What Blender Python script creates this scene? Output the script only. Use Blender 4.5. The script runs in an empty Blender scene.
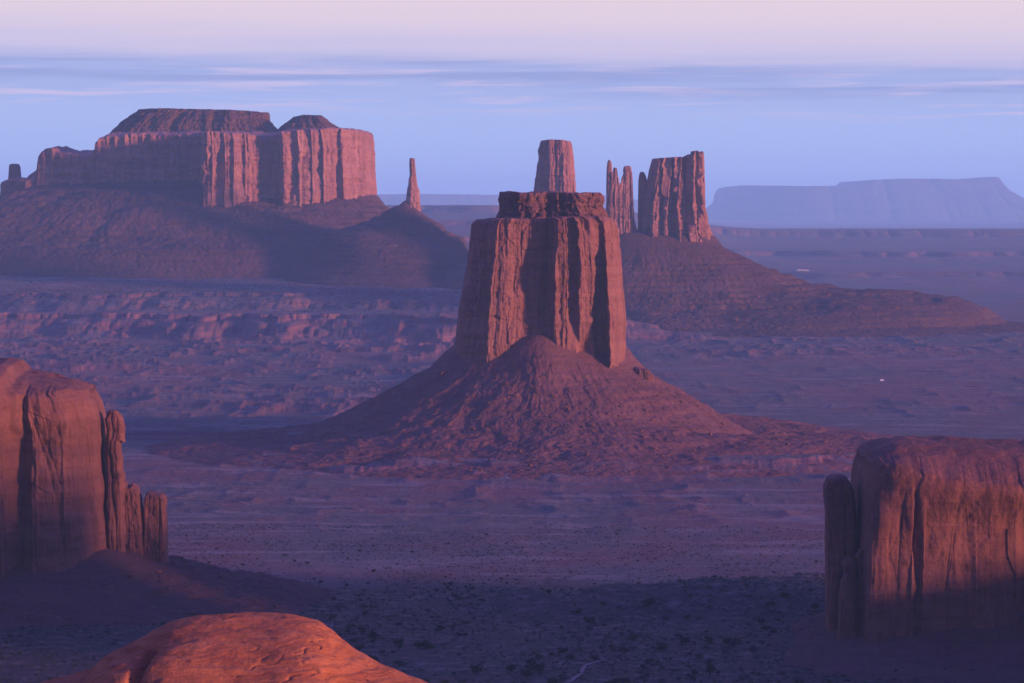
import bpy, math, random
import numpy as np

# ------------------------------------------------------------------ frame
F, CAM_H, HOR, CX = 3555.0, 276.0, 205.0, 512.0      # focal length in pixels, eye height, horizon row
def X(px, Y): return (px - CX) / F * Y
def Zp(py, Y): return CAM_H - (py - HOR) / F * Y
R = math.radians
sc = bpy.context.scene

# ------------------------------------------------------------------ camera
cd = bpy.data.cameras.new('camera'); cam = bpy.data.objects.new('camera', cd)
sc.collection.objects.link(cam); sc.camera = cam
cam.location = (0, 0, CAM_H); cam.rotation_euler = (R(90), 0, 0)
cd.sensor_width = 36; cd.lens = 36 * F / 1024
cd.shift_y = -(341.5 - HOR) / 1024
cd.clip_start = 1; cd.clip_end = 200000

# ------------------------------------------------------------------ light, sky, exposure
SUN_EL, SUN_AZ = 6.3, 29.0                          # azimuth: degrees from +X towards the camera side
sl = bpy.data.lights.new('sun', 'SUN'); so = bpy.data.objects.new('sun', sl); sc.collection.objects.link(so)
sl.energy = 4.6; sl.angle = R(5.5); sl.color = (1.0, 0.48, 0.41)
sdir = (math.cos(R(SUN_AZ)) * math.cos(R(SUN_EL)), -math.sin(R(SUN_AZ)) * math.cos(R(SUN_EL)), math.sin(R(SUN_EL)))
from mathutils import Vector
so.rotation_euler = Vector(sdir).to_track_quat('Z', 'Y').to_euler()
so.location = (3000, -1000, 1500)
vs = sc.view_settings
vs.view_transform = 'Standard'; vs.look = 'None'; vs.gamma = 1; vs.use_curve_mapping = False
EXPO = 0.55; vs.exposure = EXPO
sc.cycles.use_denoising = True
sc.cycles.volume_bounces = 3
sc.cycles.max_bounces = 4
sc.cycles.diffuse_bounces = 2

class NT:
    def __init__(s, tree): s.t = tree; s.n = tree.nodes; s.l = tree.links; s.n.clear()
    def new(s, typ, **k):
        n = s.n.new(typ)
        for a, b in k.items():
            if a.startswith('i_'): n.inputs[int(a[2:])].default_value = b
            else: setattr(n, a, b)
        return n
    def link(s, a, b): s.l.new(a, b)
    def put(s, v, inp):
        if isinstance(v, bpy.types.NodeSocket): s.l.new(v, inp)
        else: inp.default_value = v
    def math(s, op, a, b=0.0, c=0.0, clamp=False):
        n = s.n.new('ShaderNodeMath'); n.operation = op; n.use_clamp = clamp
        for i, v in enumerate((a, b, c)): s.put(v, n.inputs[i])
        return n.outputs[0]
    def mix(s, f, a, b, mode='MIX'):
        n = s.n.new('ShaderNodeMix'); n.data_type = 'RGBA'; n.blend_type = mode; n.clamp_factor = True
        s.put(f, n.inputs[0])
        for v, i in ((a, 6), (b, 7)):
            if isinstance(v, tuple) and len(v) == 3: v = v + (1,)
            s.put(v, n.inputs[i])
        return n.outputs[2]
    def ramp(s, f, stops, interp='LINEAR'):
        n = s.n.new('ShaderNodeValToRGB'); n.color_ramp.interpolation = interp
        el = n.color_ramp.elements
        while len(el) > 1: el.remove(el[-1])
        for i, (p, c) in enumerate(stops):
            e = el[0] if i == 0 else el.new(p)
            e.position = p
            if not isinstance(c, tuple): c = (c, c, c)
            e.color = c + (1,) if len(c) == 3 else c
        s.put(f, n.inputs[0]); return n.outputs[0]
    def noise(s, vec, scale, detail=4, rough=0.55, dist=0.0):
        n = s.n.new('ShaderNodeTexNoise'); s.put(vec, n.inputs['Vector'])
        n.inputs['Scale'].default_value = scale; n.inputs['Detail'].default_value = detail
        n.inputs['Roughness'].default_value = rough; n.inputs['Distortion'].default_value = dist
        return n.outputs[0]
    def scale(s, vec, v):
        n = s.n.new('ShaderNodeVectorMath'); n.operation = 'MULTIPLY'
        s.put(vec, n.inputs[0]); n.inputs[1].default_value = v; return n.outputs[0]

def lin(c):                                          # sRGB 0-255 to linear
    return tuple(((v / 255 + 0.055) / 1.055) ** 2.4 if v > 10 else v / 255 / 12.92 for v in c)

w = bpy.data.worlds.new('World'); sc.world = w; w.use_nodes = True
t = NT(w.node_tree)
WS = 0.1
out = t.new('ShaderNodeOutputWorld'); bg = t.new('ShaderNodeBackground'); t.link(bg.outputs[0], out.inputs[0])
bg.inputs[1].default_value = WS
sky = t.new('ShaderNodeTexSky'); sky.sky_type = 'NISHITA'; sky.sun_disc = False
sky.sun_elevation = R(SUN_EL); sky.sun_rotation = R(90 + SUN_AZ)
sky.air_density = 1.0; sky.dust_density = 1.0; sky.ozone_density = 3.0
tc = t.new('ShaderNodeTexCoord'); sep = t.new('ShaderNodeSeparateXYZ'); t.link(tc.outputs['Generated'], sep.inputs[0])
hyp = t.math('SQRT', t.math('ADD', t.math('MULTIPLY', sep.outputs[0], sep.outputs[0]), t.math('MULTIPLY', sep.outputs[1], sep.outputs[1])))
el = t.math('DIVIDE', sep.outputs[2], hyp)           # tangent of the elevation
az = t.math('ARCTAN2', sep.outputs[0], sep.outputs[1])
cmb = t.new('ShaderNodeCombineXYZ'); t.put(az, cmb.inputs[0]); t.put(el, cmb.inputs[1])
def crow(y): return (HOR - y) / F                    # elevation tangent of a picture row
E0, E1 = -0.004, 0.0665
def pos(y): return (crow(y) - E0) / (E1 - E0)
nv = t.noise(t.scale(cmb.outputs[0], (5, 90, 1)), 1.0, 3, 0.6)
nv2 = t.noise(t.scale(cmb.outputs[0], (14, 420, 1)), 1.0, 5, 0.6)
tilt = t.math('MULTIPLY', az, 0.018)                 # the cloud deck's top edge drops to the right
warp = t.math('ADD', t.math('MULTIPLY', t.math('SUBTRACT', nv, 0.5), 0.007), t.math('MULTIPLY', t.math('SUBTRACT', nv2, 0.5), 0.007))
e2 = t.math('ADD', t.math('ADD', el, tilt), warp)
def rowfac(v): return t.math('DIVIDE', t.math('SUBTRACT', v, E0), E1 - E0)
S = 1.0 / WS * 2 ** -EXPO
def sk(c): return tuple(v for v in lin(c))
base = t.ramp(rowfac(e2), [(0.0, sk((150, 178, 234))), (pos(215), sk((152, 180, 236))), (pos(170), sk((174, 197, 243))), (pos(120), sk((178, 196, 243))),
                           (pos(80), sk((170, 184, 232))), (pos(68), sk((176, 185, 230))), (pos(58), sk((204, 198, 230))), (pos(46), sk((218, 206, 230))), (pos(15), sk((236, 216, 226))), (1.0, sk((243, 219, 222)))])
# thin lit streaks inside the cloud deck
band = t.ramp(rowfac(t.math('ADD', el, tilt)), [(pos(118), 0.0), (pos(106), 1.0), (pos(70), 0.8), (pos(60), 0.0)])
nst = t.noise(t.scale(cmb.outputs[0], (20, 360, 1)), 1.0, 5, 0.62, 0.4)
st = t.ramp(nst, [(0.50, 0.0), (0.64, 1.0)])
streak = t.math('MULTIPLY', t.math('MULTIPLY', band, st), 0.95)
low = t.mix(streak, base, sk((216, 202, 232)))
ndk = t.noise(t.scale(cmb.outputs[0], (7, 260, 3)), 1.0, 4, 0.6, 0.2)
band2 = t.ramp(rowfac(t.math('ADD', el, tilt)), [(pos(100), 0.0), (pos(82), 1.0), (pos(66), 1.0), (pos(56), 0.0)])
dk = t.math('MULTIPLY', t.math('MULTIPLY', band2, t.ramp(ndk, [(0.46, 0.0), (0.60, 1.0)])), 0.75)
low = t.mix(dk, low, sk((150, 163, 214)))
lowS = t.new('ShaderNodeVectorMath', operation='SCALE'); t.link(low, lowS.inputs[0]); lowS.inputs['Scale'].default_value = S
upt = t.mix(1.0, sky.outputs[0], (1.75, 1.22, 6.2), 'MULTIPLY')      # cool upper sky
fac = t.ramp(t.math('DIVIDE', el, 0.80), [(0.085, 1.0), (0.95, 0.0)])
lowB = t.mix(1.0, lowS.outputs[0], t.ramp(t.math('ADD', t.math('MULTIPLY', t.math('DIVIDE', sep.outputs[1], hyp), 0.5), 0.5), [(0.25, 0.40), (0.85, 1.0)]), 'MULTIPLY')   # the sky opposite, behind the viewer, is darker
fin = t.mix(fac, upt, lowB)
t.link(fin, bg.inputs[0])

# ------------------------------------------------------------------ noise
def _h(ix, iy, iz, seed):
    n = (ix.astype(np.int64) * 374761393 + iy.astype(np.int64) * 668265263 + iz.astype(np.int64) * 2147483647 + seed * 974711) & 0xFFFFFFFF
    n = ((n ^ (n >> 13)) * 1274126177) & 0xFFFFFFFF
    n = ((n ^ (n >> 16)) * 2246822519) & 0xFFFFFFFF
    return ((n ^ (n >> 15)) & 0xFFFFFF) / float(0xFFFFFF)
def vnoise(x, y=0.0, z=0.0, seed=0):
    x, y, z = np.broadcast_arrays(np.asarray(x, float), np.asarray(y, float), np.asarray(z, float))
    ix, iy, iz = np.floor(x), np.floor(y), np.floor(z)
    fx, fy, fz = x - ix, y - iy, z - iz
    u, v, q = [f * f * f * (f * (f * 6 - 15) + 10) for f in (fx, fy, fz)]
    r = 0
    flat = not np.any(fz)
    for dz in ((0,) if flat else (0, 1)):
        wz = 1.0 if flat else (q if dz else 1 - q)
        for dy in (0, 1):
            wy = v if dy else 1 - v
            for dx in (0, 1):
                r = r + _h(ix + dx, iy + dy, iz + dz, seed) * (u if dx else 1 - u) * wy * wz
    return r * 2 - 1
def fbm(x, y=0.0, z=0.0, o=4, seed=0, g=0.5, l=2.03, ridge=False):
    a, f, s, tot = 1.0, 1.0, 0, 0
    for k in range(o):
        n = vnoise(np.asarray(x) * f + k * 17.3, np.asarray(y) * f + k * 5.1, np.asarray(z) * f, seed + k * 31)
        if ridge: n = 1 - 2 * np.abs(n)
        s = s + a * n; tot += a; a *= g; f *= l
    return s / tot
def sm(a, b, x):
    q = np.clip((np.asarray(x, float) - a) / (b - a), 0, 1); return q * q * (3 - 2 * q)
def interp(pts, v):
    p = sorted(pts); return np.interp(v, [a for a, b in p], [b for a, b in p])
def steps(z, h, sharp=6.0):                           # terrace a height
    q = z / h; i = np.floor(q); f = q - i
    return (i + np.clip((f - 0.5) * sharp * 0.5 + 0.5, 0, 1) * 0.8 + f * 0.2) * h
def columns(s, z, wd, seed, rise=9.0, jit=0.45):
    """1-D cells along a cliff's perimeter: (offset of the cell, closeness to a crack)"""
    q = s / wd + jit * vnoise(s / wd * 0.8, z / (wd * rise * 0.5), seed=seed + 5) + 0.35 * vnoise(z / (wd * rise), seed=seed + 9)
    i = np.floor(q); d1 = np.full(q.shape, 9.0); d2 = np.full(q.shape, 9.0); c1 = np.zeros(q.shape)
    zz = np.zeros(1)
    for k in (-1, 0, 1):
        p = i + k + 0.2 + 0.6 * _h(i + k, zz, zz, seed); d = np.abs(q - p)
        new = d < d1
        d2 = np.where(new, d1, np.minimum(d2, d)); c1 = np.where(new, i + k, c1); d1 = np.where(new, d, d1)
    return c1, d2 - d1
def flute(s, z, h, seed, levels, rough=1.0):
    """inward displacement (<= 0) of a fluted sandstone wall; h = relative height 0..1"""
    zz = np.zeros(1); tot = 0.0
    for k, (wd, amp) in enumerate(levels):
        c, e = columns(s, z, wd, seed + 40 * k)
        sg = np.floor(z / (wd * 3.2) + 9 * _h(c, zz + 5, zz, seed + k) + 0.35 * vnoise(s / (wd * .4), z / (wd * .8), seed=seed + k + 13))
        off = _h(c, zz, zz, seed + k) * 0.5 + 0.28 * _h(c, sg, zz, seed + k + 71)
        brk = 0.25 + 0.8 * _h(c, zz + 3, zz, seed + k)          # slabs fallen off above or below a break
        sgn = np.where(_h(c, zz + 7, zz, seed + k) > 0.5, 1.0, -1.0)
        brkn = brk + 0.06 * vnoise(s / (wd * .5), seed=seed + k + 3)
        off = off + 0.3 * sm(-0.02, 0.02, (h - brkn) * sgn)
        crack = np.exp(-np.clip(e, 0, 9) * 7.0) * 0.55
        bulge = np.sqrt(np.clip(e, 0, 1)) * 0.35
        tot = tot - amp * (off + crack - bulge + 0.35)
    tot = tot + rough * fbm(s / 9, z / 12, o=5, seed=seed + 77, g=0.6) + rough * 1.2 * fbm(s / 24, z / 40, o=3, seed=seed + 78)
    return np.minimum(tot, 0.5)

# ------------------------------------------------------------------ objects
def link(o, parent=None):
    sc.collection.objects.link(o)
    if parent: o.parent = parent
    return o
def mesh(name, V, Fc, mat, parent=None, smooth=True):
    V = np.asarray(V, np.float32)
    if parent is not None: V = V - np.array(parent.location, np.float32)
    me = bpy.data.meshes.new(name)
    me.vertices.add(len(V)); me.vertices.foreach_set('co', V.ravel())
    if isinstance(Fc, np.ndarray):
        k = Fc.shape[1]; n = len(Fc)
        me.loops.add(n * k); me.loops.foreach_set('vertex_index', Fc.ravel().astype(np.int32))
        me.polygons.add(n); me.polygons.foreach_set('loop_start', np.arange(0, n * k, k, dtype=np.int32))
        me.polygons.foreach_set('loop_total', np.full(n, k, np.int32))
        me.update(calc_edges=True)
    else:
        me.from_pydata([], [], []) if False else None
        me.clear_geometry(); me.from_pydata(V.tolist(), [], Fc)
    me.validate()
    me.polygons.foreach_set('use_smooth', np.full(len(me.polygons), smooth))
    me.materials.append(mat)
    return link(bpy.data.objects.new(name, me), parent)
def tag(o, label, cat, group=None, kind=None):
    if label: o['label'] = label
    if cat: o['category'] = cat
    if group: o['group'] = group
    if kind: o['kind'] = kind
    return o
def thing(name, label, cat, loc, group=None):
    o = bpy.data.objects.new(name, None); o.location = loc; o.empty_display_size = 20
    return tag(link(o), label, cat, group)
def gridfaces(n, m, wrap):
    """n columns (around), m rows"""
    i = np.arange(n if wrap else n - 1); j = np.arange(m - 1)
    I, J = np.meshgrid(i, j); I2 = (I + 1) % n
    return np.stack([J * n + I, J * n + I2, (J + 1) * n + I2, (J + 1) * n + I], -1).reshape(-1, 4)

# ------------------------------------------------------------------ materials
def bsdf(name):
    m = bpy.data.materials.new(name); m.use_nodes = True; t = NT(m.node_tree)
    o = t.new('ShaderNodeOutputMaterial'); b = t.new('ShaderNodeBsdfPrincipled'); t.link(b.outputs[0], o.inputs[0])
    b.inputs['Roughness'].default_value = 0.95; b.inputs['Specular IOR Level'].default_value = 0.12
    g = t.new('ShaderNodeNewGeometry')
    return m, t, b, g.outputs['Position']
def bump(t, b, hts, dist):
    prev = None
    for h, d in zip(hts, dist):
        n = t.new('ShaderNodeBump'); n.inputs['Strength'].default_value = 1.0; n.inputs['Distance'].default_value = d
        t.link(h, n.inputs['Height'])
        if prev: t.link(prev, n.inputs['Normal'])
        prev = n.outputs[0]
    t.link(prev, b.inputs['Normal'])
def rock(name, A, B, C, unit=1.0, bands=0.4, streak=0.5, bd=1.0, layer=12.0, K_ROCK=0.72):
    """A main, B pale, C dark; unit scales the pattern sizes in metres"""
    A, B, C = [(c[0] * K_ROCK, c[1] * K_ROCK * 0.95, c[2] * K_ROCK * 0.85) for c in (A, B, C)]
    m, t, b, P = bsdf(name)
    n1 = t.noise(P, 0.02 / unit, 5, 0.6); n2 = t.noise(P, 0.16 / unit, 5, 0.65)
    st = t.noise(t.scale(P, (0.085 / unit, 0.085 / unit, 0.0075 / unit)), 1.0, 6, 0.66, 0.7)
    wv = t.new('ShaderNodeVectorMath', operation='ADD'); t.link(P, wv.inputs[0])
    nw = t.new('ShaderNodeTexNoise'); t.link(P, nw.inputs['Vector']); nw.inputs['Scale'].default_value = 0.015 / unit
    sc_ = t.new('ShaderNodeVectorMath', operation='SCALE'); t.link(nw.outputs['Color'], sc_.inputs[0]); sc_.inputs['Scale'].default_value = 9 * unit
    t.link(sc_.outputs[0], wv.inputs[1])
    ly = t.noise(t.scale(wv.outputs[0], (0.006 / unit, 0.006 / unit, 1.0 / (layer * unit))), 1.0, 6, 0.7)
    c = t.mix(t.ramp(n1, [(0.35, 0.0), (0.65, 1.0)]), A, B)
    c = t.mix(t.math('MULTIPLY', t.ramp(ly, [(0.42, 0.0), (0.6, 1.0)]), bands), c, C)
    c = t.mix(t.math('MULTIPLY', t.ramp(st, [(0.48, 0.0), (0.66, 1.0)]), streak), c, C)
    c = t.mix(t.math('MULTIPLY', t.ramp(n2, [(0.3, 1.0), (0.5, 0.0)]), 0.35), c, B)
    c = t.mix(t.math('MULTIPLY', t.ramp(n2, [(0.55, 0.0), (0.75, 1.0)]), 0.5), c, C)
    t.link(c, b.inputs['Base Color'])
    bump(t, b, [st, n2, ly, t.noise(P, 0.6 / unit, 3, 0.6)], [1.6 * bd * unit, 2.6 * bd * unit, 2.0 * bd * unit * bands * 2, 0.8 * bd * unit])
    return m
M = {}
M['cliff'] = rock('red_sandstone_cliff', (.25, .105, .070), (.31, .145, .098), (.13, .056, .044), 1.0, 0.35, 0.65, K_ROCK=0.9)
M['far_cliff'] = rock('distant_sandstone_cliff', (.27, .115, .078), (.34, .165, .115), (.13, .056, .045), 2.0, 0.35, 0.6, K_ROCK=1.08)
M['cap'] = rock('banded_cap_rock', (.20, .085, .060), (.28, .13, .09), (.105, .050, .040), 1.0, 0.6, 0.2, 1.5, 6.0, K_ROCK=1.05)
M['far_cap'] = rock('distant_cap_rock', (.20, .088, .062), (.25, .115, .08), (.11, .05, .042), 2.0, 0.5, 0.5, 1.5, 8.0, K_ROCK=0.62)
M['talus'] = rock('talus_rubble', (.185, .076, .060), (.235, .108, .086), (.095, .045, .042), 0.7, 0.4, 0.15, 1.6, 9.0, K_ROCK=0.85)
M['far_talus'] = rock('distant_talus_rubble', (.16, .075, .062), (.20, .105, .085), (.09, .045, .045), 1.8, 0.5, 0.15, 1.2, 10.0, K_ROCK=0.6)
M['near_cliff'] = rock('smooth_red_sandstone', (.23, .088, .054), (.30, .125, .080), (.105, .042, .032), 0.9, 0.45, 0.75, 0.55, K_ROCK=0.68)
M['near_talus'] = rock('dark_red_rubble', (.13, .055, .043), (.17, .075, .055), (.07, .034, .030), 0.4, 0.4, 0.15, 1.5, 6.0)
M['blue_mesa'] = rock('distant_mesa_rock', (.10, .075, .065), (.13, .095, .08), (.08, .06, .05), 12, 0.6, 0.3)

# ------------------------------------------------------------------ builders
def outline(n, p=3.2, bias=1.6):
    """unit superellipse, more points on the side facing the camera; starts at the back"""
    u = np.linspace(0, 1, n, endpoint=False)
    th = 2 * np.pi * u + 0.35 * np.sin(2 * np.pi * u) * (bias - 1)
    th = 2 * np.pi * (u) + (bias - 1) * 0.5 * np.sin(2 * np.pi * u)        # slow near u=.5 (front)
    a = th + np.pi / 2
    c, s = np.cos(a), np.sin(a)
    k = (np.abs(c) ** p + np.abs(s) ** p) ** (-1 / p)
    return c * k, s * k
def cliff(name, parent, mat, Y, depth, left, right, top, base, n=500, m=140, seed=1, levels=((40, 12), (15, 5), (5, 1.6)),
          p=3.2, push=(), batter=0.04, rim=4.0, rough=1.0, ledge=0.0, ledge_h=7.0, tilt=0.0, capnoise=2.0, band_below=None, wob=0.0, caprows=14, crown=0.0, topfade=0.0, pw=2.2, saw=(), topn=0.0, blocks=()):
    """wall + flat top. left/right: [(row, column)], top: [(column, row)], base: bottom row, all as seen at distance Y; depth in metres.
    push: [(column, metres)] brings parts of the front towards the camera."""
    ux, uy = outline(n, p)
    zb = Zp(base, Y); L = [(Zp(r, Y), X(c, Y)) for r, c in left]; Rr = [(Zp(r, Y), X(c, Y)) for r, c in right]
    T = [(X(c, Y), Zp(r, Y)) for c, r in top]
    T0 = T
    if topn:
        xx_ = np.linspace(T[0][0], T[-1][0], 900); T = list(zip(xx_, interp(T, xx_) + topn * (fbm(xx_ / (topn * 7), o=4, seed=seed + 44, g=0.6) - 0.2)))
    tt = np.linspace(0, 1, m)[:, None]
    x = np.broadcast_to(X(top[len(top) // 2][0], Y), (m, n)).copy()
    z = zb + tt * (interp(T, x) - zb)
    for _ in range(5):
        xl, xr = interp(L, z), interp(Rr, z)
        x = xl + (xr - xl) * (ux[None] + 1) / 2
        z = zb + tt * (interp(T, x) - zb)
    if crown:
        drop = crown * (1 - np.abs(ux) ** 4)[None]; z = zb + tt * (interp(T, x) - drop - zb)
    else: drop = 0.0
    hh = np.broadcast_to(tt, x.shape)
    y = Y + depth / 2 * uy[None] * (1 - batter * hh)
    if saw:                                          # slabs that each turn a little towards the right
        for ka, (wpx, am) in enumerate(saw):
            wd_ = wpx * Y / F; zz = np.zeros(1)
            q = x / wd_ + 0.45 * vnoise(x / wd_ * 0.7, seed=seed + 33 + ka) + 0.3 * fbm(x / wd_ * 0.3, z / (wd_ * 5), o=3, seed=seed + 35 + ka)
            ci = np.floor(q); f = q - ci; hc = _h(ci, zz, zz, seed + 36 + ka)
            sg = np.floor(z / (wd_ * 5) + 7 * _h(ci, zz + 2, zz, seed + ka) + 0.4 * vnoise(x / wd_ * 2, z / wd_, seed=seed + 37)); hs_ = _h(ci, sg, zz, seed + 38 + ka)
            y = y - am * (0.25 + 0.75 * hc) * (0.55 + 0.45 * hs_) * (1 - f) * np.clip(f / 0.12, 0, 1) * sm(0.1, -0.5, uy)[None] * (1 - topfade * sm(0.7, 0.97, hh))
    if isinstance(push, dict):
        push = {k: [(c, v * 0.8) for c, v in q_] for k, q_ in push.items()}
        ks = sorted(push); zs_ = [Zp(k, Y) for k in ks]
        xq = x + pw * Y / F * (fbm(z / 22, x / 60, o=3, seed=seed + 90) + 0.5 * fbm(z / 90, o=2, seed=seed + 91))
        lay_ = [interp([(X(c, Y), v) for c, v in push[k]], xq) for k in ks]
        pf = lay_[0]
        for k in range(1, len(ks)):
            wgt = np.clip((zs_[k - 1] - z) / (zs_[k - 1] - zs_[k]), 0, 1); pf = pf * (1 - wgt) + lay_[k] * wgt
        y = y - pf * sm(0.1, -0.5, uy)[None]
    elif push:
        pf = interp([(X(c, Y), v) for c, v in push], x + pw * Y / F * (fbm(z / 22, x / 60, o=3, seed=seed + 90) + 0.5 * fbm(z / 90, o=2, seed=seed + 91)))
        if topfade: pf = pf * (1 - topfade * sm(0.7, 0.97, hh)) + np.mean(pf[0]) * topfade * sm(0.7, 0.97, hh)
        y = y - pf * sm(0.1, -0.5, uy)[None]
    # perimeter coordinate and outward normal from the mid ring
    mid = m // 2
    dx = np.roll(x[mid], -1) - np.roll(x[mid], 1); dy = np.roll(y[mid], -1) - np.roll(y[mid], 1)
    ln = np.hypot(dx, dy) + 1e-9; nx, ny = dy / ln, -dx / ln
    # smooth normals a little so pushed corners do not fold
    for _ in range(6):
        nx = (np.roll(nx, 1) + nx + np.roll(nx, -1)) / 3; ny = (np.roll(ny, 1) + ny + np.roll(ny, -1)) / 3
    if np.mean(nx * ux + ny * uy) < 0: nx, ny = -nx, -ny
    s = np.cumsum(ln / 2)[None] + np.zeros((m, 1))
    d = flute(s, z, hh, seed, levels, rough)
    for kb, (bw, bh, am) in enumerate(blocks):          # broken joint blocks
        zz = np.zeros(1); rw = np.floor(z / bh + 0.5 * vnoise(s / (bw * 3), z / (bh * 3), seed=seed + 50 + kb))
        cl_ = np.floor(s / bw + 7 * _h(rw, zz, zz, seed + 51) + 0.4 * vnoise(s / bw, z / bh, seed=seed + 52 + kb))
        d = d - am * _h(cl_, rw, zz, seed + 53 + kb)
    if topfade: d = d * (1 - topfade * sm(0.72, 0.97, hh))
    if ledge:
        lz = fbm(z / ledge_h, s / 120, o=3, seed=seed + 3)
        lw = 1.0 if band_below is None else sm(Zp(band_below, Y) + 8, Zp(band_below, Y) - 8, z)
        d = d + ledge * np.clip(lz * 2.2, -1, 1) * lw - 0.0
    if wob: d = d + wob * fbm(s / (wob * 8), z / (wob * 8), o=3, seed=seed + 60)
    ztop = interp(T, x) - drop
    rr = np.clip((z - (ztop - rim * 1.4)) / (rim * 1.4), 0, 1)
    d = d - rim * (1 - np.sqrt(np.clip(1 - rr ** 2 * 0.98, 0, 1)))
    # silhouette sides keep most of their place
    x = x + nx[None] * d * (0.35 + 0.65 * np.abs(ny))[None]; y = y + ny[None] * d
    rows = [np.stack([x, y, z], -1)]
    xt, yt, zt = x[-1], y[-1], z[-1]
    kw_ = max(5, n // 24) | 1; hk = np.hanning(kw_ + 2)[1:-1]; hk /= hk.sum()
    cv = lambda a_: np.convolve(np.concatenate([a_[-(kw_ // 2):], a_, a_[:kw_ // 2]]), hk, 'valid')
    xts, yts = cv(xt), cv(yt)
    for k in range(1, caprows + 1):
        q = 1 - (k / caprows) ** 1.1
        yy = Y + (yt - Y) * q
        sw = min(1.0, (1 - q) * 3.0); xx = xt * (1 - sw) + xts * sw; yy = Y + ((yt * (1 - sw) + yts * sw) - Y) * q
        z2 = interp(T, xx) * (1 - sw) + (interp(T0, xx) - 0.2 * topn) * sw + topn * sw * fbm(xx / 22, yy / 22, o=4, seed=seed + 45) - (drop[0] if crown else 0.0) * q ** 2.4 + capnoise * fbm(xx / 14, yy / 14, o=4, seed=seed + 8) * (1 - q * 0.5) + 0.5
        rows.append(np.stack([xx, yy, z2], -1)[None])
    V = np.concatenate(rows, 0).reshape(-1, 3)
    o = mesh(name, V, gridfaces(n, m + caprows, True), mat, parent)
    ring = (x[0], y[0], nx, ny)
    return o
def talus(name, parent, mat, Y, cl, cr, depth, prof, n=700, m=170, seed=1, gully=4.0, ledge=3.0, ledge_h=9.0, rub=1.2, push=0.0, p=2.4, gw=26.0, ridge=1.0, apex=None):
    """debris apron round a cliff whose foot spans columns cl..cr; prof = dict L,R,F,B of [(distance out, height)]"""
    ux, uy = outline(n, p, 1.7)
    x0 = (X(cl, Y) + X(cr, Y)) / 2; hw = (X(cr, Y) - X(cl, Y)) / 2
    bx, by = x0 + hw * ux, Y + depth / 2 * uy
    dx = np.roll(bx, -1) - np.roll(bx, 1); dy = np.roll(by, -1) - np.roll(by, 1); ln = np.hypot(dx, dy) + 1e-9
    nx, ny = dy / ln, -dx / ln
    if np.mean(nx * ux + ny * uy) < 0: nx, ny = -nx, -ny
    rx, ry = ux, uy * depth / 2 / hw; rl = np.hypot(rx, ry) + 1e-9
    nx, ny = nx * 0.6 + rx / rl * 0.4, ny * 0.6 + ry / rl * 0.4; ln2 = np.hypot(nx, ny); nx, ny = nx / ln2, ny / ln2
    W = {'L': np.maximum(-nx, 0) ** 2, 'R': np.maximum(nx, 0) ** 2, 'F': np.maximum(-ny, 0) ** 2, 'B': np.maximum(ny, 0) ** 2}
    rmax = sum(W[k] * prof[k][-1][0] for k in W)
    inner = min(hw, depth / 2) * 0.75
    tt = np.concatenate([np.linspace(-1, 0, 10)[:-1], np.linspace(0, 1, m - 9)])[:, None]
    r = np.where(tt < 0, tt * inner, tt * rmax[None])
    x = bx[None] + nx[None] * r; y = by[None] + ny[None] * r
    z = 0
    for k in W:
        f = prof[k][-1][0]
        z = z + W[k][None] * np.interp(tt * f, [a for a, b in prof[k]], [b for a, b in prof[k]])
    z = z + 0.55 * np.maximum(-r, 0) * np.exp(-np.maximum(-r, 0) / 60)
    if apex: z = z + apex[1] * np.exp(-((x - X(apex[0], Y)) / 34) ** 2) * np.exp(-np.maximum(r, 0) / 70) * sm(0.2, -0.5, uy)[None]
    s = np.cumsum(ln / 2); s = s[None] + 0 * tt
    mid = np.clip(tt * 6, 0, 1) * np.clip((1 - tt) * 2.5, 0, 1)
    mid = np.clip(mid, 0, 1)
    wq = 0.5 * fbm(x / (gw * 3), y / (gw * 3), o=3, seed=seed + 21)
    gl = 0.6 * fbm(s / gw + wq, r / (gw * 8), o=4, seed=seed, g=0.6) + 0.4 * fbm(s / gw * 0.6 + wq, r / (gw * 10), o=4, seed=seed + 1, ridge=True, g=0.6) * (0.4 + 0.6 * fbm(x / 60, y / 60, o=2, seed=seed + 22))
    z = z + gully * (gl - 0.2) * mid * ridge
    z = z + gully * 0.8 * fbm(x / 90, y / 90, o=3, seed=seed + 2) * mid
    zt = steps(z + 3 * fbm(x / 60, y / 60, o=3, seed=seed + 4), ledge_h)
    lm = sm(0.0, 0.35, fbm(x / 70, y / 70, z / 30, o=3, seed=seed + 6) + 0.12) * ledge
    z = z + (zt - z) * np.clip(lm, 0, 1) * mid * 0.8
    z = z + rub * fbm(x / 7, y / 7, o=4, seed=seed + 9, g=0.6) * np.clip(tt * 8, 0, 1) + rub * 0.8 * np.maximum(fbm(x / 16, y / 16, o=3, seed=seed + 12), 0)
    z[-1] -= 6
    V = np.stack([x, y, z], -1).reshape(-1, 3)
    o = mesh(name, V, gridfaces(n, m, True), mat, parent)
    return o, np.stack([x, y, z], -1), tt[:, 0]

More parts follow.
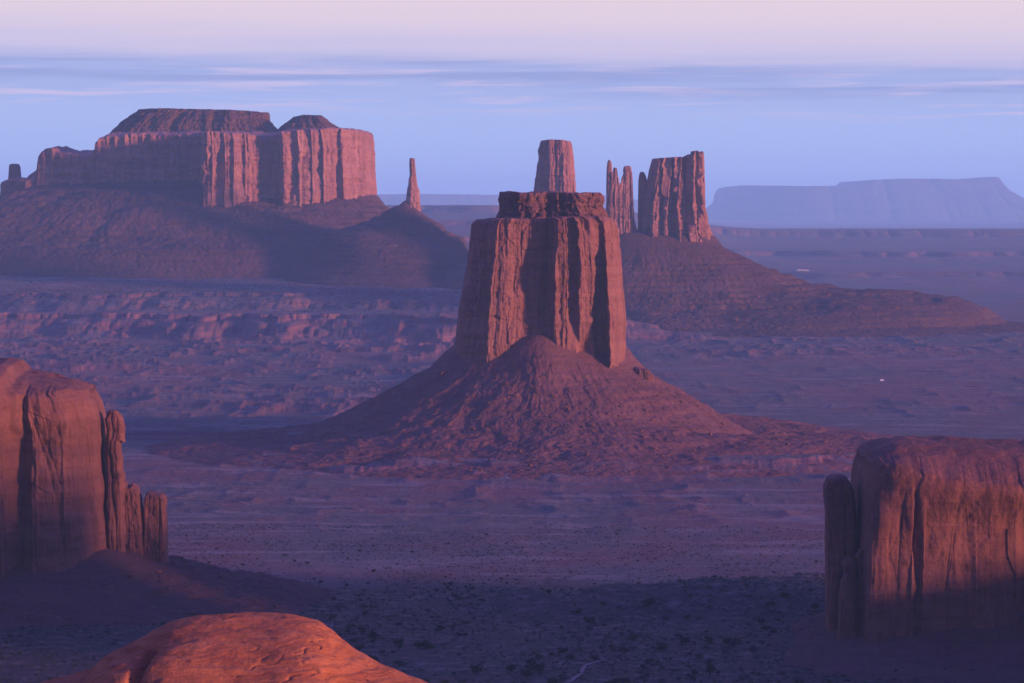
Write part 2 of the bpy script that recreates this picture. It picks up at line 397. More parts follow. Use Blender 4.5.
# ------------------------------------------------------------------ ground
def ground_z(x, y):
    x = np.asarray(x, float); y = np.asarray(y, float)
    yy = np.maximum(y, 50.0); D = yy; px = CX + F * x / yy
    z = 2.2 * fbm(x / 260, y / 420, o=4, seed=11) + 0.5 * fbm(x / 28, y / 28, o=3, seed=12)
    # low shrubby bench in front, its back edge seen as a crest
    be = 2500 + 120 * fbm(x / 110, y / 400, o=4, seed=13) + 0.10 * np.clip(px - 640, -300, 300)
    z = z + (12 + 8 * fbm(x / 70, o=3, seed=30)) * sm(430, 560, px) * sm(be + 26, be - 26, D) * sm(2330, 2460, D) * sm(900, 800, px)
    z = z + 4.5 * np.exp(-((x - X(520, 2480)) / 12) ** 2 - ((y - 2480) / 25) ** 2)
    # small washes and mounds in front of the central butte
    z = z + 4.0 * np.maximum(fbm(x / 70, y / 60, o=4, seed=14, ridge=True) - 0.1, 0) * sm(2900, 3300, D) * sm(3900, 3650, D)
    # stepped bench that carries the central butte
    q = np.hypot((x - X(560, 4000)) / 345, (y - 4010) / 400) + 0.13 * fbm(x / 90, y / 90, o=5, seed=15, g=0.6) - 0.05
    z = z + (5.5 * sm(1.10, 1.05, q) + 6.0 * sm(0.98, 0.94, q) + 4.0 * sm(0.9, 0.8, q)) * (0.7 + 0.6 * fbm(x / 120, y / 120, o=2, seed=28))
    # long low spur on the left of it
    q = np.hypot((x - X(250, 4250)) / 360, (y - 4330) / 170) + 0.2 * fbm(x / 60, y / 60, o=4, seed=16, ridge=True)
    z = z + 9 * sm(1.05, 0.9, q) + 7 * sm(0.85, 0.3, q)
    # broken ground further out
    mf = sm(4300, 4900, D) * sm(7900, 7300, D) * (0.35 + 0.65 * sm(640, 520, px) + 0.6 * sm(600, 700, px) * sm(6200, 6800, D))
    mv = 0.6 + 0.6 * sm(-0.3, 0.35, fbm(x / 420, y / 700, o=3, seed=29))
    z = z + 13 * mv * np.maximum(fbm(x / 95, y / 130, o=5, seed=17, ridge=True) - 0.12, 0) * mf + 6 * mf * fbm(x / 400, y / 600, o=3, seed=18)
    zt = steps(z, 4.0); z = z + (zt - z) * 0.6 * mf
    # benches below the long mesa
    lm = sm(760, 560, px)
    e1 = D - 7420 - 190 * (fbm(x / 130, y / 500, o=5, seed=19, ridge=True) - 0.2) - 260 * fbm(x / 420, o=3, seed=20)
    e2 = D - 8150 - 170 * (fbm(x / 110, y / 500, o=5, seed=21, ridge=True) - 0.2) - 260 * fbm(x / 500, o=3, seed=22)
    h = 30 * sm(-260, 40, e1) + 11 * sm(40, 75, e1) + 24 * sm(-330, 0, e2) + 8 * sm(0, 40, e2) + 62 * sm(8300, 9500, D)
    z = z + lm * (h + 4 * fbm(x / 120, y / 120, o=4, seed=23) * sm(7300, 7600, D))
    # far stepped plateaus
    a1 = D - 12500 - 900 * fbm(x / 900, y / 4000, o=5, seed=24, ridge=True)
    a2 = D - 15500 - 900 * fbm(x / 1100, y / 4000, o=5, seed=25, ridge=True)
    a3 = D - 19300 - 700 * fbm(x / 1200, y / 4000, o=5, seed=26, ridge=True)
    h = 14 * sm(-700, 0, a1) + 16 * sm(-120, 30, a1) + 18 * sm(-1200, -100, a2) + 22 * sm(-140, 40, a2) + 30 * sm(-1500, -100, a3) + 38 * sm(-200, 50, a3)
    far = sm(24000, 21000, D)
    z = z + h * far + 5 * fbm(x / 500, y / 900, o=3, seed=27) * sm(9000, 12000, D) * sm(19000, 17000, D)
    return z
def ground_mesh():
    a = np.concatenate([np.linspace(-math.pi, -0.24, 60), np.linspace(-0.24, -0.165, 40)[1:], np.linspace(-0.165, 0.165, 1250)[1:], np.linspace(0.165, 0.24, 40)[1:], np.linspace(0.24, math.pi, 60)[1:]])
    a = a[:-1]
    d1 = np.geomspace(30, 1500, 30)[:-1]
    rows = np.linspace(CAM_H * F / 1500, CAM_H * F / 6500, 560)
    d2 = CAM_H * F / rows
    d3 = np.concatenate([np.linspace(6500, 9600, 210)[1:], np.linspace(9600, 21000, 240)[1:], np.geomspace(21000, 73000, 16)[1:]])
    D = np.concatenate([d1, d2, d3])
    A, DD = np.meshgrid(a, D)
    x, y = DD * np.sin(A), DD * np.cos(A)
    z = ground_z(x, y)
    V = np.concatenate([np.stack([x, y, z], -1).reshape(-1, 3), [[0, 0, 0]]])
    return V, gridfaces(len(a), len(D), True), len(a)
m, t, b, P = bsdf('desert_floor')
flat = t.scale(P, (1, 1, 0.0))
n_big = t.noise(t.scale(P, (1, 0.55, 0)), 0.0022, 5, 0.6); n_mid = t.noise(t.scale(P, (1, 0.4, 0)), 0.011, 6, 0.65)
n_sm = t.noise(flat, 0.08, 5, 0.7); n_fi = t.noise(flat, 0.35, 4, 0.7)
geo = t.new('ShaderNodeNewGeometry'); sepn = t.new('ShaderNodeSeparateXYZ'); t.link(geo.outputs['True Normal'], sepn.inputs[0])
soil = t.mix(t.ramp(n_mid, [(0.35, 0.0), (0.65, 1.0)]), (.135, .062, .045), (.20, .098, .070))
sage = t.mix(t.ramp(n_sm, [(0.35, 0.0), (0.65, 1.0)]), (.075, .068, .048), (.125, .108, .074))
cov = t.math('ADD', t.math('MULTIPLY', n_big, 0.6), t.math('MULTIPLY', n_mid, 0.4))
c = t.mix(t.ramp(cov, [(0.44, 0.0), (0.54, 0.9)]), soil, sage)
c = t.mix(t.math('MULTIPLY', t.ramp(n_fi, [(0.52, 0.0), (0.66, 1.0)]), 0.55), c, (.060, .055, .042))
c = t.mix(t.math('MULTIPLY', t.ramp(n_sm, [(0.60, 0.0), (0.70, 1.0)]), 0.6), c, (.24, .125, .088))
slope = t.ramp(sepn.outputs[2], [(0.90, 1.0), (0.985, 0.0)])
zs = t.new('ShaderNodeSeparateXYZ'); t.link(P, zs.inputs[0])
ly = t.noise(t.scale(P, (0.002, 0.002, 0.16)), 1.0, 4, 0.6)
cl = t.mix(t.ramp(ly, [(0.4, 0.0), (0.6, 1.0)]), (.22, .095, .070), (.12, .058, .050))
n_st = t.noise(t.scale(P, (0.006, 0.02, 0)), 1.0, 6, 0.7, 0.5)
c = t.mix(t.math('MULTIPLY', t.ramp(n_st, [(0.52, 0.0), (0.62, 1.0)]), 0.7), c, (.21, .165, .115))     # straw coloured grass
c = t.mix(slope, c, cl)
# nearest floor: shade painted into the base colour, along with a dark brush cover
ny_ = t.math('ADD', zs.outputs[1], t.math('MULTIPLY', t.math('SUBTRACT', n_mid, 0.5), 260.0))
dense = t.math('MULTIPLY', t.ramp(t.math('DIVIDE', ny_, 5000.0), [(0.508, 1.0), (0.53, 0.0)]), t.ramp(n_sm, [(0.48, 1.0), (0.66, 0.25)]))  # mask for the painted shade and the dark brush together
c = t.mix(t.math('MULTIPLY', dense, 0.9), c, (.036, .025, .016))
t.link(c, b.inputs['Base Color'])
bump(t, b, [n_sm, n_fi], [3.0, 1.2])
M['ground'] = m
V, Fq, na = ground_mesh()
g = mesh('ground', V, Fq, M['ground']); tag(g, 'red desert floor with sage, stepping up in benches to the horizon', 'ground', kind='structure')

# ------------------------------------------------------------------ far mesas
def base_thing(name, label, cat, px, Y, z=0.0, group=None): return thing(name, label, cat, (X(px, Y), Y, z), group)
FM = 65000
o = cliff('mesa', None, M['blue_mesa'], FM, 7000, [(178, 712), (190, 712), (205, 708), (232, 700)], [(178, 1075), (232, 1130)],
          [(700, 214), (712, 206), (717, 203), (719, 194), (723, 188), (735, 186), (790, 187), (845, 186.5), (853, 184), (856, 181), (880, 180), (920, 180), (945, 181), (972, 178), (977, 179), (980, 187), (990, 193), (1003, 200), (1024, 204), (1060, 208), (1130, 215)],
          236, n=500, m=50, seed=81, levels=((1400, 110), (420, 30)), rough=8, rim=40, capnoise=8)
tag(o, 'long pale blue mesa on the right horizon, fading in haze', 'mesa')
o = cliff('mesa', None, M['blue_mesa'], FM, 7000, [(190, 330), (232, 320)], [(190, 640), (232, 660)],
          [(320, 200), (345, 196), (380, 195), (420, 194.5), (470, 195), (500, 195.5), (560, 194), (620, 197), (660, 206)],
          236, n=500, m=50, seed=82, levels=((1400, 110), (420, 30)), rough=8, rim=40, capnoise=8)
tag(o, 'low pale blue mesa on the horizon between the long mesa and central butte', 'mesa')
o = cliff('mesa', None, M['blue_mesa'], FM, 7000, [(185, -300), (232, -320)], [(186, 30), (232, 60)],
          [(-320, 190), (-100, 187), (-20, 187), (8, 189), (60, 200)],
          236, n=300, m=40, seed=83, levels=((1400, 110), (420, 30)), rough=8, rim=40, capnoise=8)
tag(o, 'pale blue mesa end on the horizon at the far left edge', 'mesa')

# ------------------------------------------------------------------ long mesa, upper left
Y = 9800
t1 = base_thing('mesa', 'long flat topped red mesa, shaded left half and sunlit right cliffs', 'mesa', 200, Y, 150)
psh = [(-10, 0), (204, 0), (214, 60), (218, 250), (226, 262), (238, 238), (241, 250), (262, 212), (276, 188), (289, 176), (294, 228), (308, 206), (311, 220), (330, 180), (333, 190), (347, 150), (350, 160), (362, 105), (376, 20)]
cliff('cliff', t1, M['far_cliff'], Y, 620, [(160, 7), (200, 5), (225, -2)], [(130, 374), (145, 375.5), (200, 377), (225, 379)],
      [(-2, 192), (6, 183), (22, 178), (28, 179), (46, 177), (49, 170), (51, 156), (54, 151), (62, 148), (68, 148), (72, 152), (79, 151), (97, 151.5), (104, 149), (108, 146), (110, 138), (116, 134), (160, 132), (205, 132), (225, 133), (268, 133), (284, 134), (292, 132), (320, 130), (345, 130), (358, 131), (370, 133), (375, 137)],
      226, n=1500, m=170, seed=5, levels=((70, 9), (26, 7), (10, 4)), rough=4, saw=((24, 20), (10, 13), (4.5, 7)), crown=10, topn=8, blocks=((24, 40, 4), (10, 16, 2)), push=psh, batter=0.05, rim=4, ledge=3, ledge_h=14, capnoise=4, p=5, caprows=16)
cliff('pinnacle', t1, M['far_cliff'], Y - 120, 30, [(164, 9), (180, 8), (210, 5)], [(164, 20), (172, 21), (210, 24)], [(8, 166), (12, 164), (18, 164), (21, 167)], 214, n=160, m=70, seed=9, levels=((20, 3), (7, 1.2)), rough=1.2, rim=1.5, p=4)
cliff('pinnacle', t1, M['far_cliff'], Y - 120, 34, [(165, 42), (169, 37), (174, 29), (180, 25), (210, 22)], [(165, 44.5), (178, 46), (210, 50)], [(24, 175), (29, 172), (37, 168), (42, 164.5), (44.5, 165), (47, 172)], 214, n=200, m=70, seed=10, levels=((20, 3), (7, 1.2)), rough=1.2, rim=1.5, p=3.4)
cliff('cap_rock', t1, M['far_cap'], Y + 60, 430, [(110, 140), (114, 133), (122, 120), (130, 112), (138, 108)], [(110, 266), (116, 272), (124, 276), (138, 286)],
      [(108, 131), (112, 130.5), (122, 121), (132, 116), (139, 112.5), (141, 110), (170, 109.5), (200, 110.5), (230, 111), (250, 112), (262, 113), (268, 113), (270, 115), (272, 121), (290, 131)],
      139, n=800, m=70, seed=6, levels=((120, 12), (40, 7), (14, 5)), rough=9, saw=((16, 14),), batter=0.32, rim=6, ledge=4, ledge_h=9, p=4, capnoise=3)
cliff('cap_rock', t1, M['far_cap'], Y - 60, 380, [(114, 300), (118, 291), (126, 280), (138, 268)], [(114, 322), (118, 327), (124, 336), (130, 350), (138, 362)],
      [(270, 128), (280, 124), (291, 118), (297, 117), (304, 115.5), (322, 116), (326, 119), (333, 122), (344, 127.5), (356, 131)],
      139, n=600, m=60, seed=7, levels=((120, 12), (40, 7), (14, 5)), rough=9, saw=((16, 14),), batter=0.55, rim=6, ledge=4, ledge_h=9, p=3, capnoise=3)
zt = Zp(199, Y)
talus('talus', t1, M['far_talus'], Y, 0, 377, 620, {
    'L': [(0, zt - 10), (60, zt - 60), (160, 140), (240, 100)],
    'R': [(0, zt + 8), (22, Zp(206, Y)), (45, Zp(213, Y)), (100, Zp(224, Y)), (190, 160), (260, 120)],
    'F': [(0, zt + 40), (120, zt + 22), (210, zt - 5), (300, zt - 40), (420, 190), (560, 168), (720, 85)],
    'B': [(0, zt), (300, 100)]}, n=1100, m=150, seed=8, gully=11, gw=48, ledge=2.4, ledge_h=15, rub=3.6, p=5)

# ------------------------------------------------------------------ thin spire on its pyramid
Y = 9000
t2 = base_thing('rock_spire', 'thin lone rock spire on a stepped pyramid beside the long mesa', 'rock spire', 413, Y, 150)
cliff('spire', t2, M['far_cliff'], Y, 42, [(158, 409), (166, 408.8), (176, 409), (179, 408), (186, 407.5), (188, 406.6), (195, 406), (203, 405.5), (225, 405)], [(158, 415.4), (168, 415.6), (176, 416.4), (187, 418.4), (190, 420.2), (215, 421), (225, 421)],
      [(408, 159.5), (411, 158), (414, 158.5), (416, 160)], 226, n=220, m=140, seed=21, levels=((26, 3), (9, 1.4)), blocks=((8, 12, 1.6),), rough=1.4, batter=0.3, rim=1.2, p=2.6, capnoise=1)
talus('talus', t2, M['far_talus'], Y, 404, 421, 50, {
    'L': [(0, Zp(201, Y)), (12, Zp(205, Y)), (28, Zp(207, Y)), (62, Zp(215, Y)), (110, Zp(222, Y)), (190, Zp(233, Y)), (260, 130), (360, 80)],
    'R': [(0, Zp(212, Y)), (22, Zp(219, Y)), (26, Zp(219.3, Y)), (60, Zp(227, Y)), (64, Zp(231, Y)), (112, Zp(239, Y)), (118, Zp(250, Y)), (180, 120), (330, 50)],
    'F': [(0, Zp(209, Y)), (60, Zp(222, Y)), (120, Zp(232, Y)), (128, Zp(237, Y)), (240, 165), (330, 118), (470, 70)],
    'B': [(0, Zp(208, Y)), (200, 120), (330, 70)]}, n=420, m=130, seed=22, gully=5, gw=34, ledge=1.2, ledge_h=13, rub=1.6, p=2.1)

# ------------------------------------------------------------------ castle group, upper right
Y = 8700
t3 = base_thing('butte', 'round column shaped butte rising behind the flat top of the central butte', 'butte', 555, Y, 0)
cliff('cliff', t3, M['far_cliff'], Y, 110, [(141, 539.5), (150, 537), (158, 537.5), (172, 535), (192, 532.5), (230, 529)], [(141, 572), (150, 573.5), (165, 575), (192, 577), (230, 580)],
      [(537, 143), (540, 141), (550, 139.8), (562, 140.2), (570, 141.5), (574, 143)], 245, n=420, m=170, seed=31, levels=((30, 5), (12, 4), (5, 2)), rough=1.8, saw=((9, 9), (4, 5)), batter=0.1, rim=4, p=2.5, ledge=1.5, capnoise=1.5)
talus('talus', t3, M['far_talus'], Y, 529, 580, 120, {k: [(0, Zp(222, Y)), (150, Zp(262, Y)), (420, 0)] for k in 'LRFB'}, n=260, m=60, seed=32, gully=8, gw=50)
Y = 8000
t4 = base_thing('butte', 'broad fluted butte with jagged sunlit top and long sloping right ridge', 'butte', 672, Y, 0)
kw = dict(rough=1.6, ledge=2.2, ledge_h=7, band_below=206, capnoise=2)
cliff('cliff', t4, M['far_cliff'], Y, 130, [(150, 652), (160, 650.5), (170, 648), (182, 645.5), (205, 641), (230, 638), (262, 630)], [(150, 705), (163, 705.3), (180, 706), (205, 707), (222, 710), (240, 716), (262, 727)],
      [(638, 168), (649, 162), (651, 159), (660, 158.5), (676, 157.5), (684, 157.5), (688, 155), (692, 154.5), (693.5, 151.5), (697, 151), (698.5, 155), (700, 152), (703, 151.8), (705, 155), (707, 170)],
      264, n=900, m=220, seed=33, levels=((30, 6), (12, 4), (5, 2)), saw=((7, 5), (3.5, 2.6)), blocks=((12, 20, 2.4), (6, 9, 1.2)), batter=0.22, rim=3, p=3.2, push=[(640, 10), (650, 26), (655, 30), (663, 12), (664.5, 26), (674, 4), (676, 28), (684, 10), (687, 6), (690, 26), (698, 12), (699.5, 22), (706, 4)], **kw)
cliff('pinnacle', t4, M['far_cliff'], Y - 20, 30, [(171, 639.5), (180, 638), (205, 637.5), (250, 637)], [(171, 645), (180, 647.5), (190, 650), (205, 653), (250, 656)],
      [(638, 174), (640.5, 172), (643, 171.8), (646, 174)], 255, n=160, m=140, seed=34, levels=((20, 4), (7, 1.6)), rough=1.0, batter=0.4, rim=3, p=2.4)
z0 = Zp(238, Y)
o, tv4, tt4 = talus('talus', t4, M['far_talus'], Y, 600, 716, 150, {
    'L': [(0, z0), (60, Zp(255, Y)), (200, Zp(285, Y)), (420, 0)],
    'R': [(0, Zp(237, Y)), (16, Zp(247, Y)), (54, Zp(255, Y)), (100, Zp(265, Y)), (188, Zp(281, Y)), (255, Zp(290, Y)), (300, Zp(291, Y)), (350, Zp(290, Y)), (450, Zp(292, Y)), (540, Zp(297, Y)), (610, Zp(309, Y)), (650, Zp(322, Y)), (800, 0)],
    'F': [(0, z0 + 8), (60, Zp(262, Y)), (150, Zp(288, Y)), (240, 50), (330, 32), (430, 12), (520, 0)],
    'B': [(0, z0), (120, 120), (300, 0)]}, n=1000, m=220, seed=35, gully=11, gw=38, ledge=1.3, ledge_h=12, rub=2.4)
Y = 7960
t5 = base_thing('rock_spire', 'cluster of three slender sunlit spires between column butte and broad butte', 'rock spire', 620, Y, 120)
cliff('cliff', t5, M['far_cliff'], Y + 6, 40, [(176, 607), (190, 606), (220, 605.5), (262, 602)], [(180, 633), (205, 633.8), (222, 635), (230, 637), (262, 643)],
      [(604, 182), (607, 172), (612, 172), (616, 173), (618, 178), (619.5, 185), (621.5, 182), (623, 174), (632, 172), (634, 180)], 262, n=360, m=120, seed=39, levels=((22, 3), (8, 2)), saw=((6, 5), (3, 3)), batter=0.2, rim=2, p=3.4, **{**kw, 'rough': 1.4})
cliff('spire', t5, M['far_cliff'], Y, 30, [(160, 607), (168, 606), (190, 605.5), (220, 605.5), (260, 604)], [(160, 612), (168, 612.6), (180, 613), (220, 615), (260, 616)],
      [(607.5, 161), (609.5, 160), (611.5, 162)], 262, n=160, m=160, seed=36, levels=((20, 4), (7, 1.6)), batter=0.4, rim=2.5, p=2.4, **{**kw, 'rough': 1})
cliff('spire', t5, M['far_cliff'], Y + 8, 34, [(168, 613), (180, 612), (220, 610), (260, 608)], [(168, 617.8), (182, 619), (190, 621), (220, 624), (260, 627)],
      [(611, 170), (613.5, 167.6), (617, 168.4), (618.5, 171), (622, 182)], 262, n=160, m=160, seed=37, levels=((20, 4), (7, 1.6)), batter=0.35, rim=2.5, p=2.4, **{**kw, 'rough': 1})
cliff('spire', t5, M['far_cliff'], Y + 4, 40, [(165, 622.5), (170, 622), (176, 623), (188, 620), (220, 619), (260, 617)], [(165, 631.5), (172, 632.8), (185, 633), (205, 633.5), (222, 634.5), (230, 637), (260, 642)],
      [(620, 176), (622, 169), (625, 166.4), (630, 165.8), (632, 168), (634, 180)], 262, n=200, m=160, seed=38, levels=((22, 5), (8, 2)), batter=0.3, rim=3, p=2.6, **{**kw, 'rough': 1})

# ------------------------------------------------------------------ central butte
Y = 4050
t6 = base_thing('butte', 'big flat capped red butte on a wide talus cone at the centre', 'butte', 540, Y, 0)
psh = {225: [(453, 0), (462, 4), (475, 9), (477, 13), (486, 11), (489, 18), (512, 10), (526, 2), (549, -2), (553, 20), (572, 12), (575, 22), (598, 14), (603, 12), (606, 18), (620, 8), (627, 0)],
       270: [(453, 0), (462, 4), (476, 9), (478, 15), (487, 9), (490, 18), (506, 14), (520, 2), (528, -6), (549, -9), (553, 22), (571, 10), (574, 2), (577, 20), (594, 12), (597, 2), (602, 2), (606, 26), (618, 14), (627, 2)],
       310: [(453, 0), (460, 4), (474, 8), (477, 15), (486, 8), (489, 18), (503, 12), (516, 0), (524, -8), (548, -10), (554, 18), (568, 8), (573, -2), (578, 14), (592, 6), (596, -6), (603, -4), (606, 28), (619, 15), (627, 4)],
       350: [(453, 0), (458, 4), (470, 8), (473, 13), (484, 8), (487, 17), (500, 10), (512, 0), (520, -8), (532, -8), (536, 4), (552, 0), (557, 14), (572, 6), (576, -4), (594, 2), (598, -8), (604, -6), (607, 26), (622, 14), (627, 4)]}
cliff('cliff', t6, M['cliff'], Y, 205, [(218, 476), (224, 470.5), (232, 469.5), (260, 466.5), (300, 459), (330, 455), (350, 453), (400, 448)], [(214, 606), (222, 617), (232, 619), (260, 622), (290, 624), (318, 626), (350, 627), (400, 630)],
      [(466, 226), (470, 222), (480, 220), (492, 218.5), (540, 217), (600, 216), (612, 218), (618, 224), (624, 232)],
      402, n=1300, m=330, seed=41, levels=((30, 2.5), (11, 1.0), (4, .5)), rough=1.9, push=psh, saw=((16, 2.6), (6, 0.9)), blocks=((14, 26, 2.2), (7, 10, 1.1), (3.5, 5, 0.6)), topn=1.5, batter=0.06, rim=3, p=3.6, ledge=0.7, capnoise=1.5)
cliff('cap_rock', t6, M['cap'], Y, 175, [(190, 499), (194, 497), (200, 496), (206, 498), (212, 497), (222, 492)], [(190, 606), (200, 607), (206, 605), (212, 608), (222, 613)],
      [(492, 202), (496, 197), (499, 193), (508, 192), (520, 193.5), (545, 192.2), (570, 193), (590, 193.5), (600, 193.5), (603, 196), (607, 199), (612, 215)],
      222, n=900, m=80, seed=42, levels=((12, 4), (5, 3.2), (2.2, 1.6)), rough=2.4, batter=0.10, rim=0.8, p=3.4, ledge=1.4, ledge_h=8, topn=1.2, blocks=((8, 5.5, 5), (4, 3, 2.6)), saw=((10, 5), (5, 3)), capnoise=2.0, push=[(490, 0), (520, 10), (545, 0), (575, 12), (606, 4)])
talus_o, tv6, tt6 = talus('talus', t6, M['talus'], Y, 452, 629, 215, {
    'L': [(0, Zp(346, Y)), (8, Zp(352, Y)), (26, Zp(368, Y)), (58, Zp(384, Y)), (116, Zp(411, Y)), (172, Zp(436, Y)), (230, 12), (330, 3), (380, -6)],
    'R': [(0, Zp(349, Y)), (6, Zp(357, Y)), (26, Zp(375, Y)), (83, Zp(405, Y)), (140, Zp(433, Y)), (185, 17), (240, 13), (300, 8), (360, 3), (410, -6)],
    'F': [(0, 106), (14, 98), (60, 77), (120, 50), (180, 33), (240, 21), (300, 12), (360, 4), (410, -6)],
    'B': [(0, 110), (120, 40), (240, -4)]}, n=1300, m=300, seed=43, gully=7.5, gw=12, ledge=0.5, ledge_h=9, rub=1.5, apex=(540, 21))
# the small block of bedrock standing out of the slope on the right
cliff('ledge', t6, M['talus'], Y - 60, 60, [(360, 632), (395, 628)], [(360, 652), (395, 657)], [(628, 371), (636, 368), (648, 370), (657, 378)], 398, n=160, m=40, seed=44, levels=((12, 3), (5, 1.2)), rough=0.8, rim=1.5, ledge=1.0, ledge_h=4)
cliff('ledge', t6, M['talus'], Y - 70, 60, [(372, 437), (400, 432)], [(372, 449), (400, 455)], [(432, 377), (438, 372), (448, 371), (455, 376)], 402, n=160, m=40, seed=45, levels=((12, 3), (5, 1.2)), rough=0.8, rim=1.5, ledge=1.0, ledge_h=4)

# ------------------------------------------------------------------ near left butte
Y = 2500
t7 = base_thing('butte', 'rounded dark red butte cut by the left edge, sunlit along its crest', 'butte', 40, Y, 0)
cliff('cliff', t7, M['near_cliff'], Y, 190, [(350, -230), (600, -240)], [(380, 96), (393, 99), (402, 103), (415, 106), (440, 109), (480, 112), (520, 114), (600, 120)],
      [(-240, 400), (-120, 380), (-40, 366), (0, 360), (10, 358.5), (19, 360.5), (23, 366), (27, 371), (40, 373), (60, 377), (78, 381), (92, 387), (98, 393), (103, 401), (108, 414)],
      592, n=1100, m=300, seed=51, levels=((44, 3.5), (16, 1.2), (6, 0.6), (2.4, .35)), saw=((30, 5),), rough=0.9, blocks=((17, 26, 2.4), (8, 11, 0.9)), topn=1.6, batter=0.2, rim=7, p=3.4, wob=2.4, ledge=1.0, ledge_h=10, crown=12, caprows=24, topfade=0.35, capnoise=1.5,
      push=[(-240, 60), (-60, 30), (0, 22), (24, 24), (30, 10), (38, 2), (46, 14), (66, 18), (84, 22), (98, 12), (110, 0)])
cliff('pillar', t7, M['near_cliff'], Y - 20, 26, [(412, 107), (418, 103.5), (430, 106), (445, 104), (480, 106), (600, 106)], [(412, 120), (416, 124), (428, 126), (438, 125.5), (441, 122), (452, 121), (456, 123), (470, 122.5), (474, 125), (490, 124), (600, 130)],
      [(104, 417), (108, 412.5), (114, 411.5), (120, 412), (124, 415), (126, 420)], 590, n=260, m=180, seed=52, levels=((14, 2.0), (5, 0.7)), rough=0.8, batter=0.2, rim=2.5, p=3.4, wob=1.6, ledge=0.6, ledge_h=6)
cliff('fin', t7, M['near_cliff'], Y + 4, 40, [(484, 113), (600, 106)], [(484, 138), (495, 142), (600, 150)], [(108, 488), (116, 484), (124, 483), (129, 487), (133, 485), (138, 488), (144, 494)], 594, n=260, m=120, seed=53, levels=((12, 1.6), (4, .8)), rough=1.2, blocks=((7, 9, 1.2), (3, 4, 0.5)), topn=0.8, batter=0.15, rim=0.6, p=8, wob=1.4)
cliff('fin', t7, M['near_cliff'], Y + 8, 36, [(493, 146), (500, 144), (600, 142)], [(493, 163), (498, 166), (520, 167.5), (560, 168), (600, 168)], [(142, 495.5), (150, 492), (158, 494), (168, 495.5)], 594, n=260, m=120, seed=54, levels=((14, 1.8), (5, 0.7)), rough=1.1, batter=0.1, rim=0.6, p=8, wob=1.2, topn=0.8, blocks=((6, 8, 0.9), (3, 4, 0.5)))
ztb = Zp(566, Y)
talus_o7, tv7, tt7 = talus('talus', t7, M['near_talus'], Y, -250, 150, 190, {
    'L': [(0, ztb), (100, 0), (140, -6)],
    'R': [(0, ztb + 6), (16, Zp(564, Y)), (30, Zp(569, Y)), (52, Zp(576, Y)), (66, Zp(585, Y)), (72, Zp(583, Y)), (82, Zp(582, Y)), (92, Zp(585, Y)), (110, Zp(593, Y)), (135, -1), (150, -6)],
    'F': [(0, ztb + 7), (20, ztb + 1), (50, 15), (85, 4), (110, -2), (125, -6)],
    'B': [(0, ztb), (70, 0), (90, -6)]}, n=800, m=120, seed=55, gully=4.0, gw=13, ledge=0.8, ledge_h=4, rub=2.0, p=3.2)

# ------------------------------------------------------------------ near right butte
Y = 2290
t8 = base_thing('butte', 'blocky smooth walled red butte cut by the right edge', 'butte', 940, Y, 0)
cliff('cliff', t8, M['near_cliff'], Y, 160, [(440, 866), (452, 860), (464, 858), (490, 855), (540, 852), (600, 849), (700, 846)], [(430, 1125), (700, 1130)],
      [(856, 466), (859, 458), (866, 449), (876, 443), (888, 438.5), (905, 436.5), (930, 437), (960, 438), (985, 439.5), (1024, 441), (1060, 438), (1110, 434), (1135, 440)],
      652, n=1500, m=300, seed=61, levels=((60, 1.6), (24, 1.0)), rough=0.55, saw=((70, 2.2),), batter=0.08, rim=5, p=6, wob=1.4, ledge=0.4, ledge_h=9, blocks=((22, 34, 1.6), (11, 15, 0.5)), topn=1.6, crown=20, caprows=40, topfade=0.95, capnoise=1.2,
      push=[(848, 40), (852.8, 42), (857, 35), (864, 28), (877, 21), (894, 18), (898, 17), (901, 8), (906, 13), (940, 11.5), (948, 9.5), (966, 8.5), (972, 9), (1000, 5), (1007, -6), (1030, -12), (1045, 4), (1080, 10), (1250, 40)])
cliff('pillar', t8, M['near_cliff'], Y - 20, 34, [(478, 826), (486, 823.5), (520, 824.5), (560, 825.5), (664, 825)], [(478, 848), (490, 855), (560, 858), (664, 862)],
      [(823, 484), (827, 478.5), (834, 476.5), (842, 477), (850, 479), (858, 488)], 664, n=240, m=170, seed=62, levels=((12, 1.6), (5, 0.6)), rough=1.4, batter=0.1, rim=1.8, p=5, wob=1.6)
cliff('hoodoo', t8, M['near_cliff'], Y - 72, 16, [(576, 842), (582, 840), (660, 835)], [(576, 851), (582, 854), (660, 860)], [(839, 579), (844, 575.5), (850, 575.5), (855, 579)], 668, n=160, m=90, seed=63, levels=((6, 0.9), (3, 0.4)), rough=0.4, batter=0.2, rim=1.6, p=3.2, wob=1.2)
cliff('hoodoo', t8, M['near_cliff'], Y - 66, 14, [(550, 858), (556, 855), (562, 858), (660, 852)], [(550, 865), (555, 868), (562, 866), (660, 874)], [(855, 553), (859, 550.5), (865, 550), (868, 553)], 668, n=160, m=90, seed=64, levels=((6, 0.9), (3, 0.4)), rough=0.4, batter=0.2, rim=1.6, p=3.2, wob=1.2)
cliff('hoodoo', t8, M['near_cliff'], Y - 67, 14, [(559, 842), (563, 840), (570, 843), (660, 838)], [(559, 853), (563, 857), (570, 855), (660, 862)], [(840, 562), (846, 558.5), (853, 557.5), (857, 561)], 668, n=160, m=90, seed=65, levels=((6, 0.9), (3, 0.4)), rough=0.4, batter=0.2, rim=1.6, p=3.2, wob=1.2)
ztb = Zp(640, Y - 130)
cliff('shade_fin', t8, M['near_cliff'], 1935, 280, [(370, 1250), (740, 1240)], [(370, 1318), (740, 1325)], [(1240, 375), (1260, 370), (1300, 369), (1325, 376)], 730, n=300, m=90, seed=68, levels=((40, 5), (16, 2.2)), rough=1.0, rim=3, p=9, wob=1)  # unseen fin, added out of frame to throw shade on the left butte
